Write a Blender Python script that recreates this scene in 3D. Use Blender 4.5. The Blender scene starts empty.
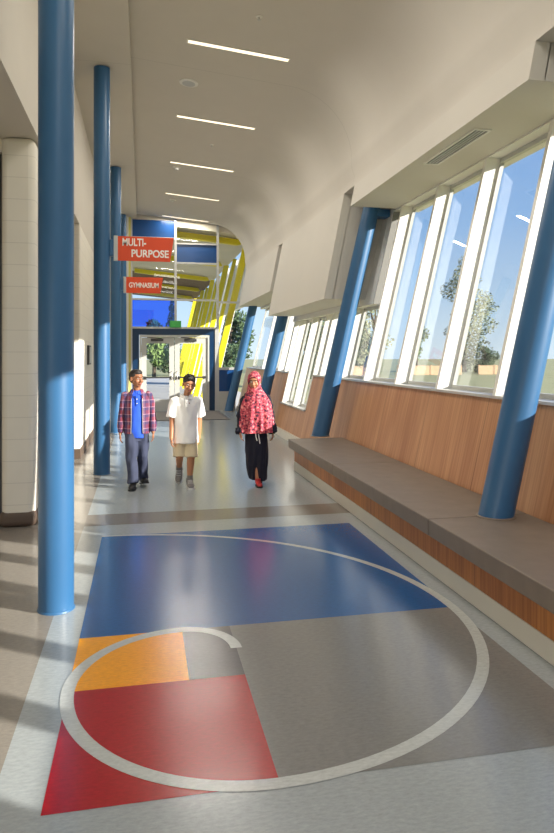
import bpy, bmesh, math, random
from mathutils import Vector, Matrix, noise
R = math.radians
C = bpy.context.scene.collection
random.seed(7)

# ------------------------------------------------------------------ materials
def lin(c):
    return tuple((v/255/12.92 if v/255 <= .04045 else ((v/255+.055)/1.055)**2.4) for v in c) + (1,)

def newmat(name):
    m = bpy.data.materials.new(name); m.use_nodes = True
    return m, m.node_tree, m.node_tree.nodes['Principled BSDF']

def mat(name, rgb, rough=.6, var=.06, scale=6., metal=0., spec=.5, bump=0., bscale=80., stretch=None, emit=0.):
    m, t, b = newmat(name)
    n = t.nodes; l = t.links
    b.inputs['Roughness'].default_value = rough
    b.inputs['Metallic'].default_value = metal
    b.inputs['Specular IOR Level'].default_value = spec
    co = n.new('ShaderNodeTexCoord'); mp = n.new('ShaderNodeMapping')
    if stretch: mp.inputs['Scale'].default_value = stretch
    l.new(co.outputs['Object'], mp.inputs['Vector'])
    nz = n.new('ShaderNodeTexNoise'); nz.inputs['Scale'].default_value = scale; nz.inputs['Detail'].default_value = 6
    l.new(mp.outputs['Vector'], nz.inputs['Vector'])
    mx = n.new('ShaderNodeMix'); mx.data_type = 'RGBA'
    a = lin(rgb)
    mx.inputs[6].default_value = tuple(max(0, v*(1-var*2)) for v in a[:3]) + (1,)
    mx.inputs[7].default_value = tuple(min(1, v*(1+var*2)) for v in a[:3]) + (1,)
    l.new(nz.outputs['Fac'], mx.inputs[0])
    l.new(mx.outputs[2], b.inputs['Base Color'])
    if bump:
        n2 = n.new('ShaderNodeTexNoise'); n2.inputs['Scale'].default_value = bscale
        l.new(mp.outputs['Vector'], n2.inputs['Vector'])
        bp = n.new('ShaderNodeBump'); bp.inputs['Strength'].default_value = bump; bp.inputs['Distance'].default_value = .01
        l.new(n2.outputs['Fac'], bp.inputs['Height']); l.new(bp.outputs['Normal'], b.inputs['Normal'])
    if emit:
        b.inputs['Emission Color'].default_value = a; b.inputs['Emission Strength'].default_value = emit
    return m

def glass(name, tint=(.985, .992, .995), refl=.02, rough=0.0):
    m = bpy.data.materials.new(name); m.use_nodes = True
    t = m.node_tree; t.nodes.clear(); n = t.nodes
    o = n.new('ShaderNodeOutputMaterial'); mx = n.new('ShaderNodeMixShader')
    tr = n.new('ShaderNodeBsdfTransparent'); tr.inputs['Color'].default_value = tint + (1,)
    gl = n.new('ShaderNodeBsdfGlossy'); gl.inputs['Roughness'].default_value = rough
    lw = n.new('ShaderNodeLayerWeight'); lw.inputs['Blend'].default_value = .15
    mt = n.new('ShaderNodeMath'); mt.operation = 'MULTIPLY_ADD'; mt.inputs[1].default_value = .25; mt.inputs[2].default_value = refl
    t.links.new(lw.outputs['Fresnel'], mt.inputs[0])
    t.links.new(mt.outputs[0], mx.inputs[0]); t.links.new(tr.outputs[0], mx.inputs[1]); t.links.new(gl.outputs[0], mx.inputs[2])
    t.links.new(mx.outputs[0], o.inputs['Surface'])
    return m

def lines_mat(name, rgb, axis, period, width, dark=.8, rough=.6, grain=None, var=.06, spec=.4, offset=0.):
    """paint or timber with thin joint lines every `period` along an axis"""
    m = mat(name, rgb, rough, var, 3., spec=spec, stretch=grain)
    t = m.node_tree; n = t.nodes; l = t.links
    b = n['Principled BSDF']; src = b.inputs['Base Color'].links[0].from_socket
    co = n.new('ShaderNodeTexCoord'); sp = n.new('ShaderNodeSeparateXYZ'); l.new(co.outputs['Object'], sp.inputs[0])
    ad = n.new('ShaderNodeMath'); ad.operation = 'ADD'; ad.inputs[1].default_value = 100*period + offset
    l.new(sp.outputs[axis], ad.inputs[0])
    md = n.new('ShaderNodeMath'); md.operation = 'MODULO'; md.inputs[1].default_value = period; l.new(ad.outputs[0], md.inputs[0])
    ls = n.new('ShaderNodeMath'); ls.operation = 'LESS_THAN'; ls.inputs[1].default_value = width; l.new(md.outputs[0], ls.inputs[0])
    mx = n.new('ShaderNodeMix'); mx.data_type = 'RGBA'; mx.blend_type = 'MULTIPLY'
    mx.inputs[7].default_value = (dark, dark, dark, 1)
    l.new(ls.outputs[0], mx.inputs[0]); l.new(src, mx.inputs[6]); l.new(mx.outputs[2], b.inputs['Base Color'])
    return m

def wood(name, c1, c2, rough=.4, offset=0., period=1.19):
    m, t, b = newmat(name); n = t.nodes; l = t.links
    b.inputs['Roughness'].default_value = rough
    co = n.new('ShaderNodeTexCoord'); mp = n.new('ShaderNodeMapping'); mp.inputs['Scale'].default_value = (1, 45, 1.2)
    l.new(co.outputs['Object'], mp.inputs['Vector'])
    nz = n.new('ShaderNodeTexNoise'); nz.inputs['Scale'].default_value = 1.; nz.inputs['Detail'].default_value = 4
    l.new(mp.outputs['Vector'], nz.inputs['Vector'])
    mp2 = n.new('ShaderNodeMapping'); mp2.inputs['Scale'].default_value = (1, 3.2, .5)
    l.new(co.outputs['Object'], mp2.inputs['Vector'])
    n2 = n.new('ShaderNodeTexNoise'); n2.inputs['Scale'].default_value = 1.; l.new(mp2.outputs['Vector'], n2.inputs['Vector'])
    av = n.new('ShaderNodeMath'); av.operation = 'ADD'; l.new(nz.outputs['Fac'], av.inputs[0]); l.new(n2.outputs['Fac'], av.inputs[1])
    rp = n.new('ShaderNodeValToRGB'); rp.color_ramp.elements[0].position = .38; rp.color_ramp.elements[1].position = .64
    hv = n.new('ShaderNodeMath'); hv.operation = 'MULTIPLY'; hv.inputs[1].default_value = .5; l.new(av.outputs[0], hv.inputs[0])
    rp.color_ramp.elements[0].color = lin(c1); rp.color_ramp.elements[1].color = lin(c2)
    l.new(hv.outputs[0], rp.inputs[0])
    sp = n.new('ShaderNodeSeparateXYZ'); l.new(co.outputs['Object'], sp.inputs[0])
    ad = n.new('ShaderNodeMath'); ad.operation = 'ADD'; ad.inputs[1].default_value = 100*period+offset; l.new(sp.outputs[1], ad.inputs[0])
    md = n.new('ShaderNodeMath'); md.operation = 'MODULO'; md.inputs[1].default_value = period; l.new(ad.outputs[0], md.inputs[0])
    ls = n.new('ShaderNodeMath'); ls.operation = 'LESS_THAN'; ls.inputs[1].default_value = .009; l.new(md.outputs[0], ls.inputs[0])
    mx = n.new('ShaderNodeMix'); mx.data_type = 'RGBA'; mx.blend_type = 'MULTIPLY'; mx.inputs[7].default_value = (.5, .45, .4, 1)
    l.new(ls.outputs[0], mx.inputs[0]); l.new(rp.outputs['Color'], mx.inputs[6]); l.new(mx.outputs[2], b.inputs['Base Color'])
    return m

def lino(name, rgb, rough=.2, var=.055):
    """marbled sheet flooring: streaky mottling plus fine speckle"""
    m, t, b = newmat(name); n = t.nodes; l = t.links
    b.inputs['Roughness'].default_value = rough; b.inputs['Specular IOR Level'].default_value = .42
    co = n.new('ShaderNodeTexCoord')
    a = n.new('ShaderNodeTexNoise'); a.inputs['Scale'].default_value = 48; a.inputs['Detail'].default_value = 8; a.inputs['Roughness'].default_value = .75
    mp = n.new('ShaderNodeMapping'); mp.inputs['Scale'].default_value = (.6, 1.6, 1)
    l.new(co.outputs['Object'], mp.inputs[0]); l.new(mp.outputs[0], a.inputs['Vector'])
    rp = n.new('ShaderNodeValToRGB'); c = lin(rgb)
    rp.color_ramp.elements[0].position = .3; rp.color_ramp.elements[1].position = .7
    rp.color_ramp.elements[0].color = tuple(v*(1-3*var) for v in c[:3]) + (1,)
    rp.color_ramp.elements[1].color = tuple(min(1, v*(1+3*var)) for v in c[:3]) + (1,)
    l.new(a.outputs['Fac'], rp.inputs[0]); l.new(rp.outputs['Color'], b.inputs['Base Color'])
    r = n.new('ShaderNodeMapRange'); r.inputs[3].default_value = rough*.8; r.inputs[4].default_value = rough*1.25
    l.new(a.outputs['Fac'], r.inputs[0]); l.new(r.outputs[0], b.inputs['Roughness'])
    b.inputs['Coat Weight'].default_value = .16; b.inputs['Coat Roughness'].default_value = .14
    return m

def plaid(name):
    m, t, b = newmat(name); n = t.nodes; l = t.links
    b.inputs['Roughness'].default_value = .85
    co = n.new('ShaderNodeTexCoord'); sp = n.new('ShaderNodeSeparateXYZ'); l.new(co.outputs['Object'], sp.inputs[0])
    prev = None
    base = n.new('ShaderNodeRGB'); base.outputs[0].default_value = lin((122, 42, 60)); prev = base.outputs[0]
    for ax, per, w, col, off, f in ((0, .075, .03, (48, 52, 92), 0, .7), (2, .085, .034, (48, 52, 92), 0, .65), (0, .062, .007, (205, 170, 185), .045, .4), (2, .085, .008, (205, 170, 185), .052, .4), (1, .08, .03, (48, 52, 92), 0, .35)):
        ad = n.new('ShaderNodeMath'); ad.inputs[1].default_value = 10*per+off; l.new(sp.outputs[ax], ad.inputs[0])
        md = n.new('ShaderNodeMath'); md.operation = 'MODULO'; md.inputs[1].default_value = per; l.new(ad.outputs[0], md.inputs[0])
        ls = n.new('ShaderNodeMath'); ls.operation = 'LESS_THAN'; ls.inputs[1].default_value = w; l.new(md.outputs[0], ls.inputs[0])
        ml = n.new('ShaderNodeMath'); ml.operation = 'MULTIPLY'; ml.inputs[1].default_value = f; l.new(ls.outputs[0], ml.inputs[0])
        mx = n.new('ShaderNodeMix'); mx.data_type = 'RGBA'; mx.inputs[7].default_value = lin(col)
        l.new(ml.outputs[0], mx.inputs[0]); l.new(prev, mx.inputs[6]); prev = mx.outputs[2]
    l.new(prev, b.inputs['Base Color'])
    return m

def floral(name):
    m, t, b = newmat(name); n = t.nodes; l = t.links
    b.inputs['Roughness'].default_value = .9
    co = n.new('ShaderNodeTexCoord')
    a = n.new('ShaderNodeTexNoise'); a.inputs['Scale'].default_value = 36; a.inputs['Detail'].default_value = 3
    l.new(co.outputs['Object'], a.inputs['Vector'])
    rp = n.new('ShaderNodeValToRGB'); rp.color_ramp.interpolation = 'CONSTANT'
    e = rp.color_ramp.elements; e[0].position = 0; e[0].color = lin((58, 34, 54)); e[1].position = .42; e[1].color = lin((176, 62, 78))
    x = e.new(.52); x.color = lin((206, 92, 102)); x = e.new(.6); x.color = lin((226, 146, 142))
    l.new(a.outputs['Fac'], rp.inputs[0]); l.new(rp.outputs['Color'], b.inputs['Base Color'])
    return m

M = dict(
    ceil=lines_mat('matte_ceiling_paint', (205, 199, 189), 1, 4.76, .014, .86, .8, var=.015, offset=.65),
    soffit=mat('soffit_paint', (206, 201, 191), .75, .015, 2.),
    white=mat('white_paint', (228, 226, 219), .55, .02, 3.),
    block=lines_mat('painted_block', (226, 221, 208), 2, .203, .008, .86, .55, var=.03),
    blue=mat('blue_enamel', (48, 95, 136), .38, .03, 4., spec=.5),
    navy=mat('dark_blue_panel', (14, 48, 80), .3, .04, 3.),
    royal=mat('royal_blue_panel', (18, 68, 124), .3, .04, 3.),
    alum=mat('satin_aluminium', (190, 190, 186), .4, .03, 6., metal=.35),
    grey=mat('grey_frame_paint', (186, 186, 180), .45, .03, 6.),
    fin=mat('white_fin_enamel', (236, 234, 226), .45, .01, 3.),
    woodp=wood('panel_veneer', (172, 116, 76), (208, 156, 112), .42, offset=.75),
    woodb=wood('bench_veneer', (150, 88, 38), (196, 128, 66), .45, offset=.2, period=2.4),
    slab=mat('grey_concrete_slab', (126, 113, 101), .5, .1, 8., bump=.05),
    base_w=mat('white_kick_base', (212, 206, 194), .5, .03, 4.),
    brown=mat('brown_rubber_base', (92, 76, 64), .5, .06, 6.),
    yellow=mat('yellow_green_enamel', (226, 208, 30), .4, .04, 3.),
    paleyel=mat('pale_olive_enamel', (196, 186, 108), .45, .04, 3.),
    orange=mat('orange_sign_enamel', (222, 74, 26), .45, .02, 5.),
    letter=mat('white_letter_vinyl', (245, 240, 232), .5, .0, 5.),
    green=mat('green_sign_face', (58, 150, 70), .5, .05, 9., emit=.15),
    dark=mat('dark_metal', (58, 58, 58), .4, .05, 9.),
    chrome=mat('brushed_steel', (205, 203, 198), .28, .04, 20., metal=.9),
    tan=mat('tan_door_veneer', (176, 146, 96), .5, .08, 5., stretch=(8, 8, 1)),
    grass=mat('field_grass', (160, 156, 104), .95, .16, .6),
    conc=mat('pale_concrete', (190, 186, 176), .85, .05, 2.),
    roofb=mat('brown_far_soffit', (110, 88, 64), .8, .08, 3.),
    roofw=mat('walkway_soffit', (214, 205, 184), .8, .03, 2.),
    fence=mat('tan_fence_timber', (214, 176, 138), .85, .08, 2., stretch=(6, 6, .6)),
    bark=mat('tree_bark', (104, 88, 72), .95, .15, 6.),
    leafd=mat('dark_leaf', (74, 96, 62), .8, .25, 1.2),
    leafm=mat('mid_leaf', (116, 140, 76), .8, .25, 1.2),
    leafp=mat('pale_leaf', (142, 146, 106), .8, .22, 1.2),
    pane=glass('clear_glass'),
    paneb=glass('blue_tinted_glass', (.22, .42, .95), .06),
    skin1=mat('brown_skin', (150, 98, 66), .5, .04, 10.),
    skin2=mat('tan_skin', (176, 120, 84), .5, .04, 10.),
    skin3=mat('warm_skin', (178, 122, 88), .5, .04, 10.),
    hair=mat('black_hair', (30, 24, 22), .55, .2, 60., bump=.4, bscale=160),
    eyew=mat('eye_white', (232, 226, 220), .3, .0, 5.), eyed=mat('dark_iris', (38, 24, 18), .2, .0, 5.),
    lip=mat('lip_skin', (150, 78, 68), .5, .03, 10.),
    bluesh=mat('royal_blue_knit', (38, 84, 200), .85, .06, 20.),
    jeans=mat('dark_navy_denim', (50, 56, 78), .85, .12, 14.),
    polo=mat('white_cotton', (244, 242, 238), .85, .02, 12.),
    khaki=mat('khaki_twill', (206, 190, 158), .85, .05, 14.),
    sneaker=mat('grey_sneaker_mesh', (116, 112, 110), .7, .12, 30.),
    sole=mat('pale_rubber_sole', (206, 204, 200), .6, .04, 9.),
    black=mat('black_leather', (26, 26, 30), .5, .1, 20.),
    skirt=mat('black_navy_cloth', (24, 24, 40), .9, .1, 14.),
    redshoe=mat('red_slip_on', (176, 44, 44), .6, .06, 20.),
    plaid=plaid('red_plaid_flannel'), floral=floral('pink_patterned_scarf'),
)
L = dict(
    light=lino('pale_grey_lino', (156, 162, 163)), tan=lino('taupe_lino', (136, 130, 121)), mid=lino('warm_grey_lino', (124, 123, 120)),
    dk=lino('slate_grey_lino', (84, 82, 84)), blue=lino('blue_lino', (20, 84, 142), .22, .07), red=lino('red_lino', (160, 8, 16), .24, .09),
    yellow=lino('yellow_lino', (238, 156, 0), .24, .07), strip=lino('brown_grey_lino', (122, 116, 108)), line=lino('white_grey_lino', (184, 187, 183), .22, .06),
)

# ------------------------------------------------------------------ mesh helpers
class MB:
    def __init__(s): s.v = []; s.f = []; s.m = []; s.mats = []
    def mi(s, m):
        if m not in s.mats: s.mats.append(m)
        return s.mats.index(m)
    def poly(s, pts, m=None):
        b = len(s.v); s.v += [tuple(p) for p in pts]; s.f.append(list(range(b, b+len(pts)))); s.m.append(m)
    def hexa(s, p, m=None):   # 8 pts: bottom loop 0-3, top loop 4-7
        b = len(s.v); s.v += [tuple(q) for q in p]
        for f in ((3, 2, 1, 0), (4, 5, 6, 7), (0, 1, 5, 4), (1, 2, 6, 5), (2, 3, 7, 6), (3, 0, 4, 7)):
            s.f.append([b+i for i in f]); s.m.append(m)
        return s
    def box(s, x0, x1, y0, y1, z0, z1, m=None):
        return s.hexa([(x0, y0, z0), (x1, y0, z0), (x1, y1, z0), (x0, y1, z0), (x0, y0, z1), (x1, y0, z1), (x1, y1, z1), (x0, y1, z1)], m)
    def lean(s, xa, xb, k, y0, y1, z0, z1, m=None):   # box leaning in X with height
        return s.hexa([(xa+k*z0, y0, z0), (xb+k*z0, y0, z0), (xb+k*z0, y1, z0), (xa+k*z0, y1, z0),
                       (xa+k*z1, y0, z1), (xb+k*z1, y0, z1), (xb+k*z1, y1, z1), (xa+k*z1, y1, z1)], m)
    def prism(s, prof, y0, y1, m=None):   # XZ profile extruded along Y
        n = len(prof); b = len(s.v)
        s.v += [(x, y0, z) for x, z in prof] + [(x, y1, z) for x, z in prof]
        s.f.append([b+i for i in range(n)]); s.m.append(m)
        s.f.append([b+n+i for i in range(n-1, -1, -1)]); s.m.append(m)
        for i in range(n):
            j = (i+1) % n; s.f.append([b+j, b+i, b+n+i, b+n+j]); s.m.append(m)
        return s
    def rings(s, rings, m=None, cap=True):
        b = len(s.v); n = len(rings[0])
        for r in rings: s.v += [tuple(p) for p in r]
        for i in range(len(rings)-1):
            for j in range(n):
                k = (j+1) % n
                s.f.append([b+i*n+j, b+i*n+k, b+(i+1)*n+k, b+(i+1)*n+j]); s.m.append(m)
        if cap:
            s.f.append([b+j for j in range(n-1, -1, -1)]); s.m.append(m)
            s.f.append([b+(len(rings)-1)*n+j for j in range(n)]); s.m.append(m)
        return s
    def tube(s, pts, rad, n=14, m=None, ry=None):
        pts = [Vector(p) for p in pts]; rs = []
        for i, p in enumerate(pts):
            d = (pts[min(i+1, len(pts)-1)]-pts[max(i-1, 0)]).normalized()
            u = Vector((1, 0, 0)) if abs(d.x) < .9 else Vector((0, 1, 0))
            v = d.cross(u).normalized(); u = v.cross(d).normalized()
            r = rad[i] if hasattr(rad, '__len__') else rad
            r2 = r if ry is None else ry[i]
            rs.append([p+u*r*math.cos(2*math.pi*k/n)+v*r2*math.sin(2*math.pi*k/n) for k in range(n)])
        return s.rings(rs, m)
    def cyl(s, x, y, z0, z1, r, n=32, m=None): return s.tube([(x, y, z0), (x, y, z1)], r, n, m)
    def rc(s, p0, p1, r0, r1, n=14, m=None):    # round cone
        p0, p1 = Vector(p0), Vector(p1); d = (p1-p0).normalized()
        P = []; rr = []
        for a in (-88, -65, -40, -15): P.append(p0+d*r0*math.sin(R(a))); rr.append(r0*math.cos(R(a)))
        P.append(p0.lerp(p1, .5)); rr.append((r0+r1)/2)
        for a in (15, 40, 65, 88): P.append(p1+d*r1*math.sin(R(a))); rr.append(r1*math.cos(R(a)))
        return s.tube(P, rr, n, m)
    def ell(s, c, r, rot=None, n=18, m=None):
        c = Vector(c); rs = []
        for i in range(11):
            a = R(-88+176*i/10)
            ring = [Vector((r[0]*math.cos(a)*math.cos(2*math.pi*k/n), r[1]*math.cos(a)*math.sin(2*math.pi*k/n), r[2]*math.sin(a))) for k in range(n)]
            if rot: ring = [rot @ p for p in ring]
            rs.append([c+p for p in ring])
        return s.rings(rs, m)
    def mesh(s, name, material):
        me = bpy.data.meshes.new(name); me.from_pydata(s.v, [], s.f)
        mats = [material]+[m for m in dict.fromkeys(s.m) if m is not None and m is not material]
        for m in mats: me.materials.append(m)
        me.polygons.foreach_set('material_index', [mats.index(m) if m is not None else 0 for m in s.m])
        bm = bmesh.new(); bm.from_mesh(me); bmesh.ops.recalc_face_normals(bm, faces=bm.faces); bm.to_mesh(me); bm.free()
        return me
    def build(s, name, material, parent=None, smooth=False, loc=None, bevel=0, flat_normals=False):
        o = bpy.data.objects.new(name, s.mesh(name, material)); C.objects.link(o)
        if parent is not None: o.parent = parent
        if smooth:
            for p in o.data.polygons: p.use_smooth = True
            o.data.set_sharp_from_angle(angle=R(45))
        if bevel:
            b = o.modifiers.new('bevel', 'BEVEL'); b.width = bevel; b.segments = 4 if bevel > .02 else 2; b.limit_method = 'ANGLE'
        if loc: o.location = loc
        return o

def remeshed(mb, name, material, parent, voxel=.006, smooth=4, disp=None):
    """fuse overlapping volumes of one body or garment into one continuous surface"""
    me = mb.mesh(name+'_src', material); t = bpy.data.objects.new(name+'_src', me); C.objects.link(t)
    r = t.modifiers.new('r', 'REMESH'); r.mode = 'VOXEL'; r.voxel_size = voxel
    if smooth:
        sm = t.modifiers.new('s', 'SMOOTH'); sm.iterations = smooth; sm.factor = .5
    dg = bpy.context.evaluated_depsgraph_get(); dg.update()
    out = bpy.data.meshes.new_from_object(t.evaluated_get(dg)); out.name = name
    bpy.data.objects.remove(t); bpy.data.meshes.remove(me)
    if disp:
        cn = [(v.co.copy(), v.normal.copy()) for v in out.vertices]
        out.vertices.foreach_set('co', [x for c, n in cn for x in c+disp(c, n)]); out.update()
    out.materials.clear(); out.materials.append(material)
    for p in out.polygons: p.use_smooth = True; p.material_index = 0
    o = bpy.data.objects.new(name, out); C.objects.link(o); o.parent = parent
    return o

def tag(o, label=None, cat=None, group=None, kind=None):
    if label: o['label'] = label
    if cat: o['category'] = cat
    if group: o['group'] = group
    if kind: o['kind'] = kind
    return o
def thing(name, label, cat, loc=(0, 0, 0), group=None, rz=0):
    o = bpy.data.objects.new(name, None); C.objects.link(o); o.location = loc; o.rotation_euler = (0, 0, rz)
    o.empty_display_size = .1
    return tag(o, label, cat, group)
def struct_root(name, loc=(0, 0, 0)):
    o = bpy.data.objects.new(name, None); C.objects.link(o); o.location = loc; o['kind'] = 'structure'; return o
def struct(name, mb, m, smooth=False, bevel=0):
    o = mb.build(name, m, None, smooth, bevel=bevel); o['kind'] = 'structure'; return o
def copy_tree(o, parent=None):
    c = o.copy(); C.objects.link(c)
    if parent is not None: c.parent = parent
    for ch in [x for x in o.children]: copy_tree(ch, c)
    return c

# ------------------------------------------------------------------ setting
YE = 18.75          # glazed end wall
K = .235            # lean of the window wall (sideways metres per metre of height)
Y0 = -4.0           # how far the hall runs on behind the camera
wx = lambda z: 2.70+K*z     # inner face of the window wall
gx = lambda z: 2.87+K*z     # glass line

# floor: one sheet floor with inlaid pattern pieces
fl = MB()
fl.box(-3.2, 3.1, Y0, YE, -.12, 0, L['light'])
def rect(x0, x1, y0, y1, z, m): fl.poly([(x0, y0, z), (x1, y0, z), (x1, y1, z), (x0, y1, z)], m)
rect(-3.2, -.53, Y0, YE, .0006, L['tan'])
rect(-.53, 2.1, 6.30, 6.74, .0006, L['strip'])
px0, px1, p0, p1, pm = -.345, 1.93, 2.375, 5.92, 3.815
sx, ry_, yx = .505, 3.22, .228
rect(px0, px1, pm, p1, .001, L['blue'])
rect(sx, px1, p0, pm, .001, L['mid'])
rect(px0, sx, p0, ry_, .001, L['red'])
rect(px0, yx, ry_, pm, .001, L['yellow'])
rect(yx, sx, ry_, pm, .001, L['dk'])
# the spiral line: quarter turns in ever larger squares
def arc(cx, cy, rx, ry, a0, a1, w0, w1, n=26):
    for i in range(n):
        q = []
        for j in (i, i+1):
            t = j/n; a = R(a0+(a1-a0)*t); w = w0+(w1-w0)*t
            q.append(((cx+(rx+w/2)*math.cos(a), cy+(ry+w/2)*math.sin(a), .002), (cx+(rx-w/2)*math.cos(a), cy+(ry-w/2)*math.sin(a), .002)))
        fl.poly([q[0][0], q[1][0], q[1][1], q[0][1]], L['line'])
w = .062
arc(yx+.0, 3.52, .277, .295, 0, 90, w, w, 16)
arc(yx, ry_, yx-px0, pm-ry_, 90, 180, w, w)
arc(sx, ry_, sx-px0, ry_-p0, 180, 270, w, w)
arc(sx, pm, px1-sx, pm-p0, 270, 360, w, w)
arc(px0, pm, px1-px0, p1-pm, 0, 90, w, .03, 40)
floor = struct('floor', fl, L['light'])

# ceiling with the rounded turn-down
prof = [(-.15, 5.57), (1.2, 5.443), (2.03, 5.365)]
# centre of the turn-down arc, radius 1
a1 = math.atan2(-.094, 1); nx, nz = math.sin(a1), -math.cos(a1)
cxx, czz = 2.03+nx*1.0, 5.365+nz*1.0
arcp = []
for i in range(1, 15):
    a = R(84.6 - 96*i/14); arcp.append((cxx+math.cos(a), czz+math.sin(a)))
sp = lambda z: 2.63+.2*(z-2.43)          # inner face of the leaning soffit
prof2 = prof+arcp[:-1]+[(sp(4.15), 4.15), (sp(4.0), 4.0)]
outer = [(sp(4.0)+.14, 4.0), (sp(4.3)+.14, 4.3), (3.3, 5.2), (3.2, 5.66), (-.15, 5.70)]
cb = MB().prism(prof2+outer, -3.0, YE-.03)
struct('ceiling', cb, M['ceil'], smooth=True)
struct('roof', MB().box(-3.4, 4.6, Y0-.3, YE, 5.75, 5.95), M['white'])
# turned-down soffit panels, one per bay, with slots left open at the columns
def soffit(name, y0, y1, zb, inner):
    mb = MB().prism([(sp(4.0), 4.0), (sp(zb), zb), (sp(zb)+.14, zb), (sp(4.0)+.14, 4.0)], y0, y1)
    mb.prism([(sp(zb)+.138, zb), (inner, zb), (inner, zb+.04), (sp(zb)+.138, zb+.04)], y0, y1)
    for a, b in ((y0, y0+.04), (y1-.04, y1)):
        zi = 5.2
        mb.prism([(sp(zb)+.138, zb+.04), (inner, zb+.04), (inner+K*(zi-zb), zi), (sp(zi)+.138, zi)] if zb < 3.6 else
                 [(sp(zb)+.138, zb+.04), (inner, zb+.04), (inner+.3, zi), (sp(zi)+.138, zi)], a, b)
    struct(name, mb, M['soffit'])
soffit('ceiling_soffit_1', Y0, 3.80, 3.1, wx(3.1)+.05)
soffit('ceiling_soffit_2', 4.46, 8.78, 3.70, 3.62)
soffit('ceiling_soffit_3', 9.26, 13.58, 2.43, wx(2.43)+.05)
soffit('ceiling_soffit_4', 13.98, YE-.03, 3.0, wx(3.0)+.05)
# upper infill of the window wall (above the low windows) and the parapet over the tall ones
struct('wall_right_upper', MB().lean(2.70, 2.92, K, 8.86, 13.92, 2.33, 5.75).lean(2.70, 2.92, K, 13.92, YE, 2.94, 5.75), M['white'])
struct('shade_plate_1', MB().lean(2.70, 2.86, K, 8.845, 8.858, 2.33, 3.67), mat('painted_shade_grey', (128, 126, 120), .7, .02, 3.))  # darker grey plate over the sunlit infill end, standing in for shade
struct('wall_right_parapet', MB().prism([(3.57, 3.68), (3.95, 3.68), (4.4, 5.75), (4.0, 5.75)], 3.72, 8.86).lean(2.70, 2.92, K, Y0, 3.72, 3.06, 5.75).lean(2.70, 2.92, K, 3.36, 3.715, 1.23, 3.07), M['white'])

# window wall below the sills: timber lining
wr = MB()
wr.lean(2.70, 2.90, K, Y0, 11.20, 0, 1.225)
wr.lean(2.70, 2.90, K, 11.20, 13.25, 0, .60)
wr.lean(2.70, 2.90, K, 13.25, YE, 0, 1.225)
struct('wall_right', wr, M['woodp'])
struct('baseboard_right', MB().prism([(2.66, 0), (2.72, 0), (2.74, .13), (2.69, .13)], 8.86, YE-.02), M['base_w'])

# windows: leaning fins, panes, sill and head
def window(name, y0, y1, z0, z1, fins, sillm=True):
    r = struct_root(name, (gx(z0), (y0+y1)/2, z0))
    ox, oy, oz = r.location
    def part(nm, mb, m, **kw):
        mb.v = [(x-ox, y-oy, z-oz) for x, y, z in mb.v]
        return mb.build(nm, m, r, **kw)
    for y in fins:
        f = MB().lean(2.700, 2.872, K, y, y+.05, z0+.026, z1)
        part('mullion_fin', f, M['fin'])
    for a, b in zip([y0]+[f+.05 for f in fins], fins+[y1]):
        if b-a < .06: continue
        part('glass_pane', MB().lean(2.872, 2.878, K, a, b, z0+.03, z1-.03), M['pane'])
        fr = MB()
        fr.lean(2.855, 2.90, K, a, a+.022, z0+.02, z1).lean(2.855, 2.90, K, b-.022, b, z0+.02, z1)
        fr.lean(2.855, 2.90, K, a+.022, b-.022, z0+.02, z0+.065).lean(2.855, 2.90, K, a+.022, b-.022, z1-.05, z1)
        part('window_frame', fr, M['grey'])
    sl = MB().prism([(wx(z0)-.025, z0), (gx(z0)+.06, z0), (gx(z0)+.06, z0+.025), (wx(z0)-.025, z0+.025)], y0, y1)
    part('window_sill', sl, M['alum'])
    return r
tall = [-1.69, -.55, .585, 1.72, 2.855, 3.72, 5.124, 6.26, 7.395, 8.53]
window('window_1', 3.72, 8.86, 1.225, 3.68, tall[5:])
window('window_6', Y0, 3.36, 1.225, 3.06, [-1.85, -1.2, -.5, .15, .82, 1.46, 2.24, 2.85])
window('window_2', 8.86, 11.20, 1.225, 2.33, [9.66, 10.79])
window('window_3', 11.20, 13.25, .60, 2.33, [11.23, 12.18, 13.17])
window('window_4', 13.25, 13.92, 1.225, 2.33, [13.62])
window('window_5', 13.92, YE-.05, 1.225, 2.94, [14.3, 15.3, 16.3])

# left side: upper wall, block piers and alcoves
lw = MB()
lw.box(-1.15, -.95, Y0, YE, 3.63, 5.75)
lw.box(-3.2, -1.15, Y0, YE, 3.63, 3.75)
lw.box(-.96, -.15, Y0, YE-.02, 5.47, 5.75)      # bulkhead over the columns
struct('wall_left', lw, M['ceil'])
struct('wall_left_block_1', MB().box(-1.28, -.98, 6.40, 7.9, 0, 3.63), M['block'], smooth=True, bevel=.06)
struct('wall_left_block_2', MB().box(-3.2, -.94, 10.45, YE, 0, 3.63), M['block'], bevel=.02)
struct('wall_left_alcove', MB().box(-3.3, -3.2, Y0, 10.45, 0, 3.75).box(-3.2, -2.2, 6.5, 6.7, 0, 3.63).box(-2.2, -1.28, 6.5, 6.7, 3.5, 3.63), M['block'])
struct('baseboard_left_1', MB().box(-1.295, -.965, 6.385, 7.915, 0, .15), M['brown'], bevel=.05)
struct('baseboard_left_2', MB().box(-3.2, -.925, 10.435, YE-.03, 0, .15), M['brown'], bevel=.006)
d2 = struct_root('door_2', (-1.75, 6.55, 0))
MB().box(-.44, .41, -.02, .03, .01, 3.38).build('door_leaf', M['tan'], d2)
MB().box(-.5, -.44, -.06, .08, 0, 3.48).box(.41, .47, -.06, .08, 0, 3.48).box(-.44, .41, -.06, .08, 3.40, 3.48).build('door_frame', M['dark'], d2)
MB().tube([(.33, -.02, 1.0), (.33, -.07, 1.0), (.2, -.07, 1.0)], .011, 10).build('door_handle', M['chrome'], d2, smooth=True)

struct('wall_far_left', MB().box(-.95, -.37, YE-.1, YE+.1, 0, 5.5), M['white'])
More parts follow.
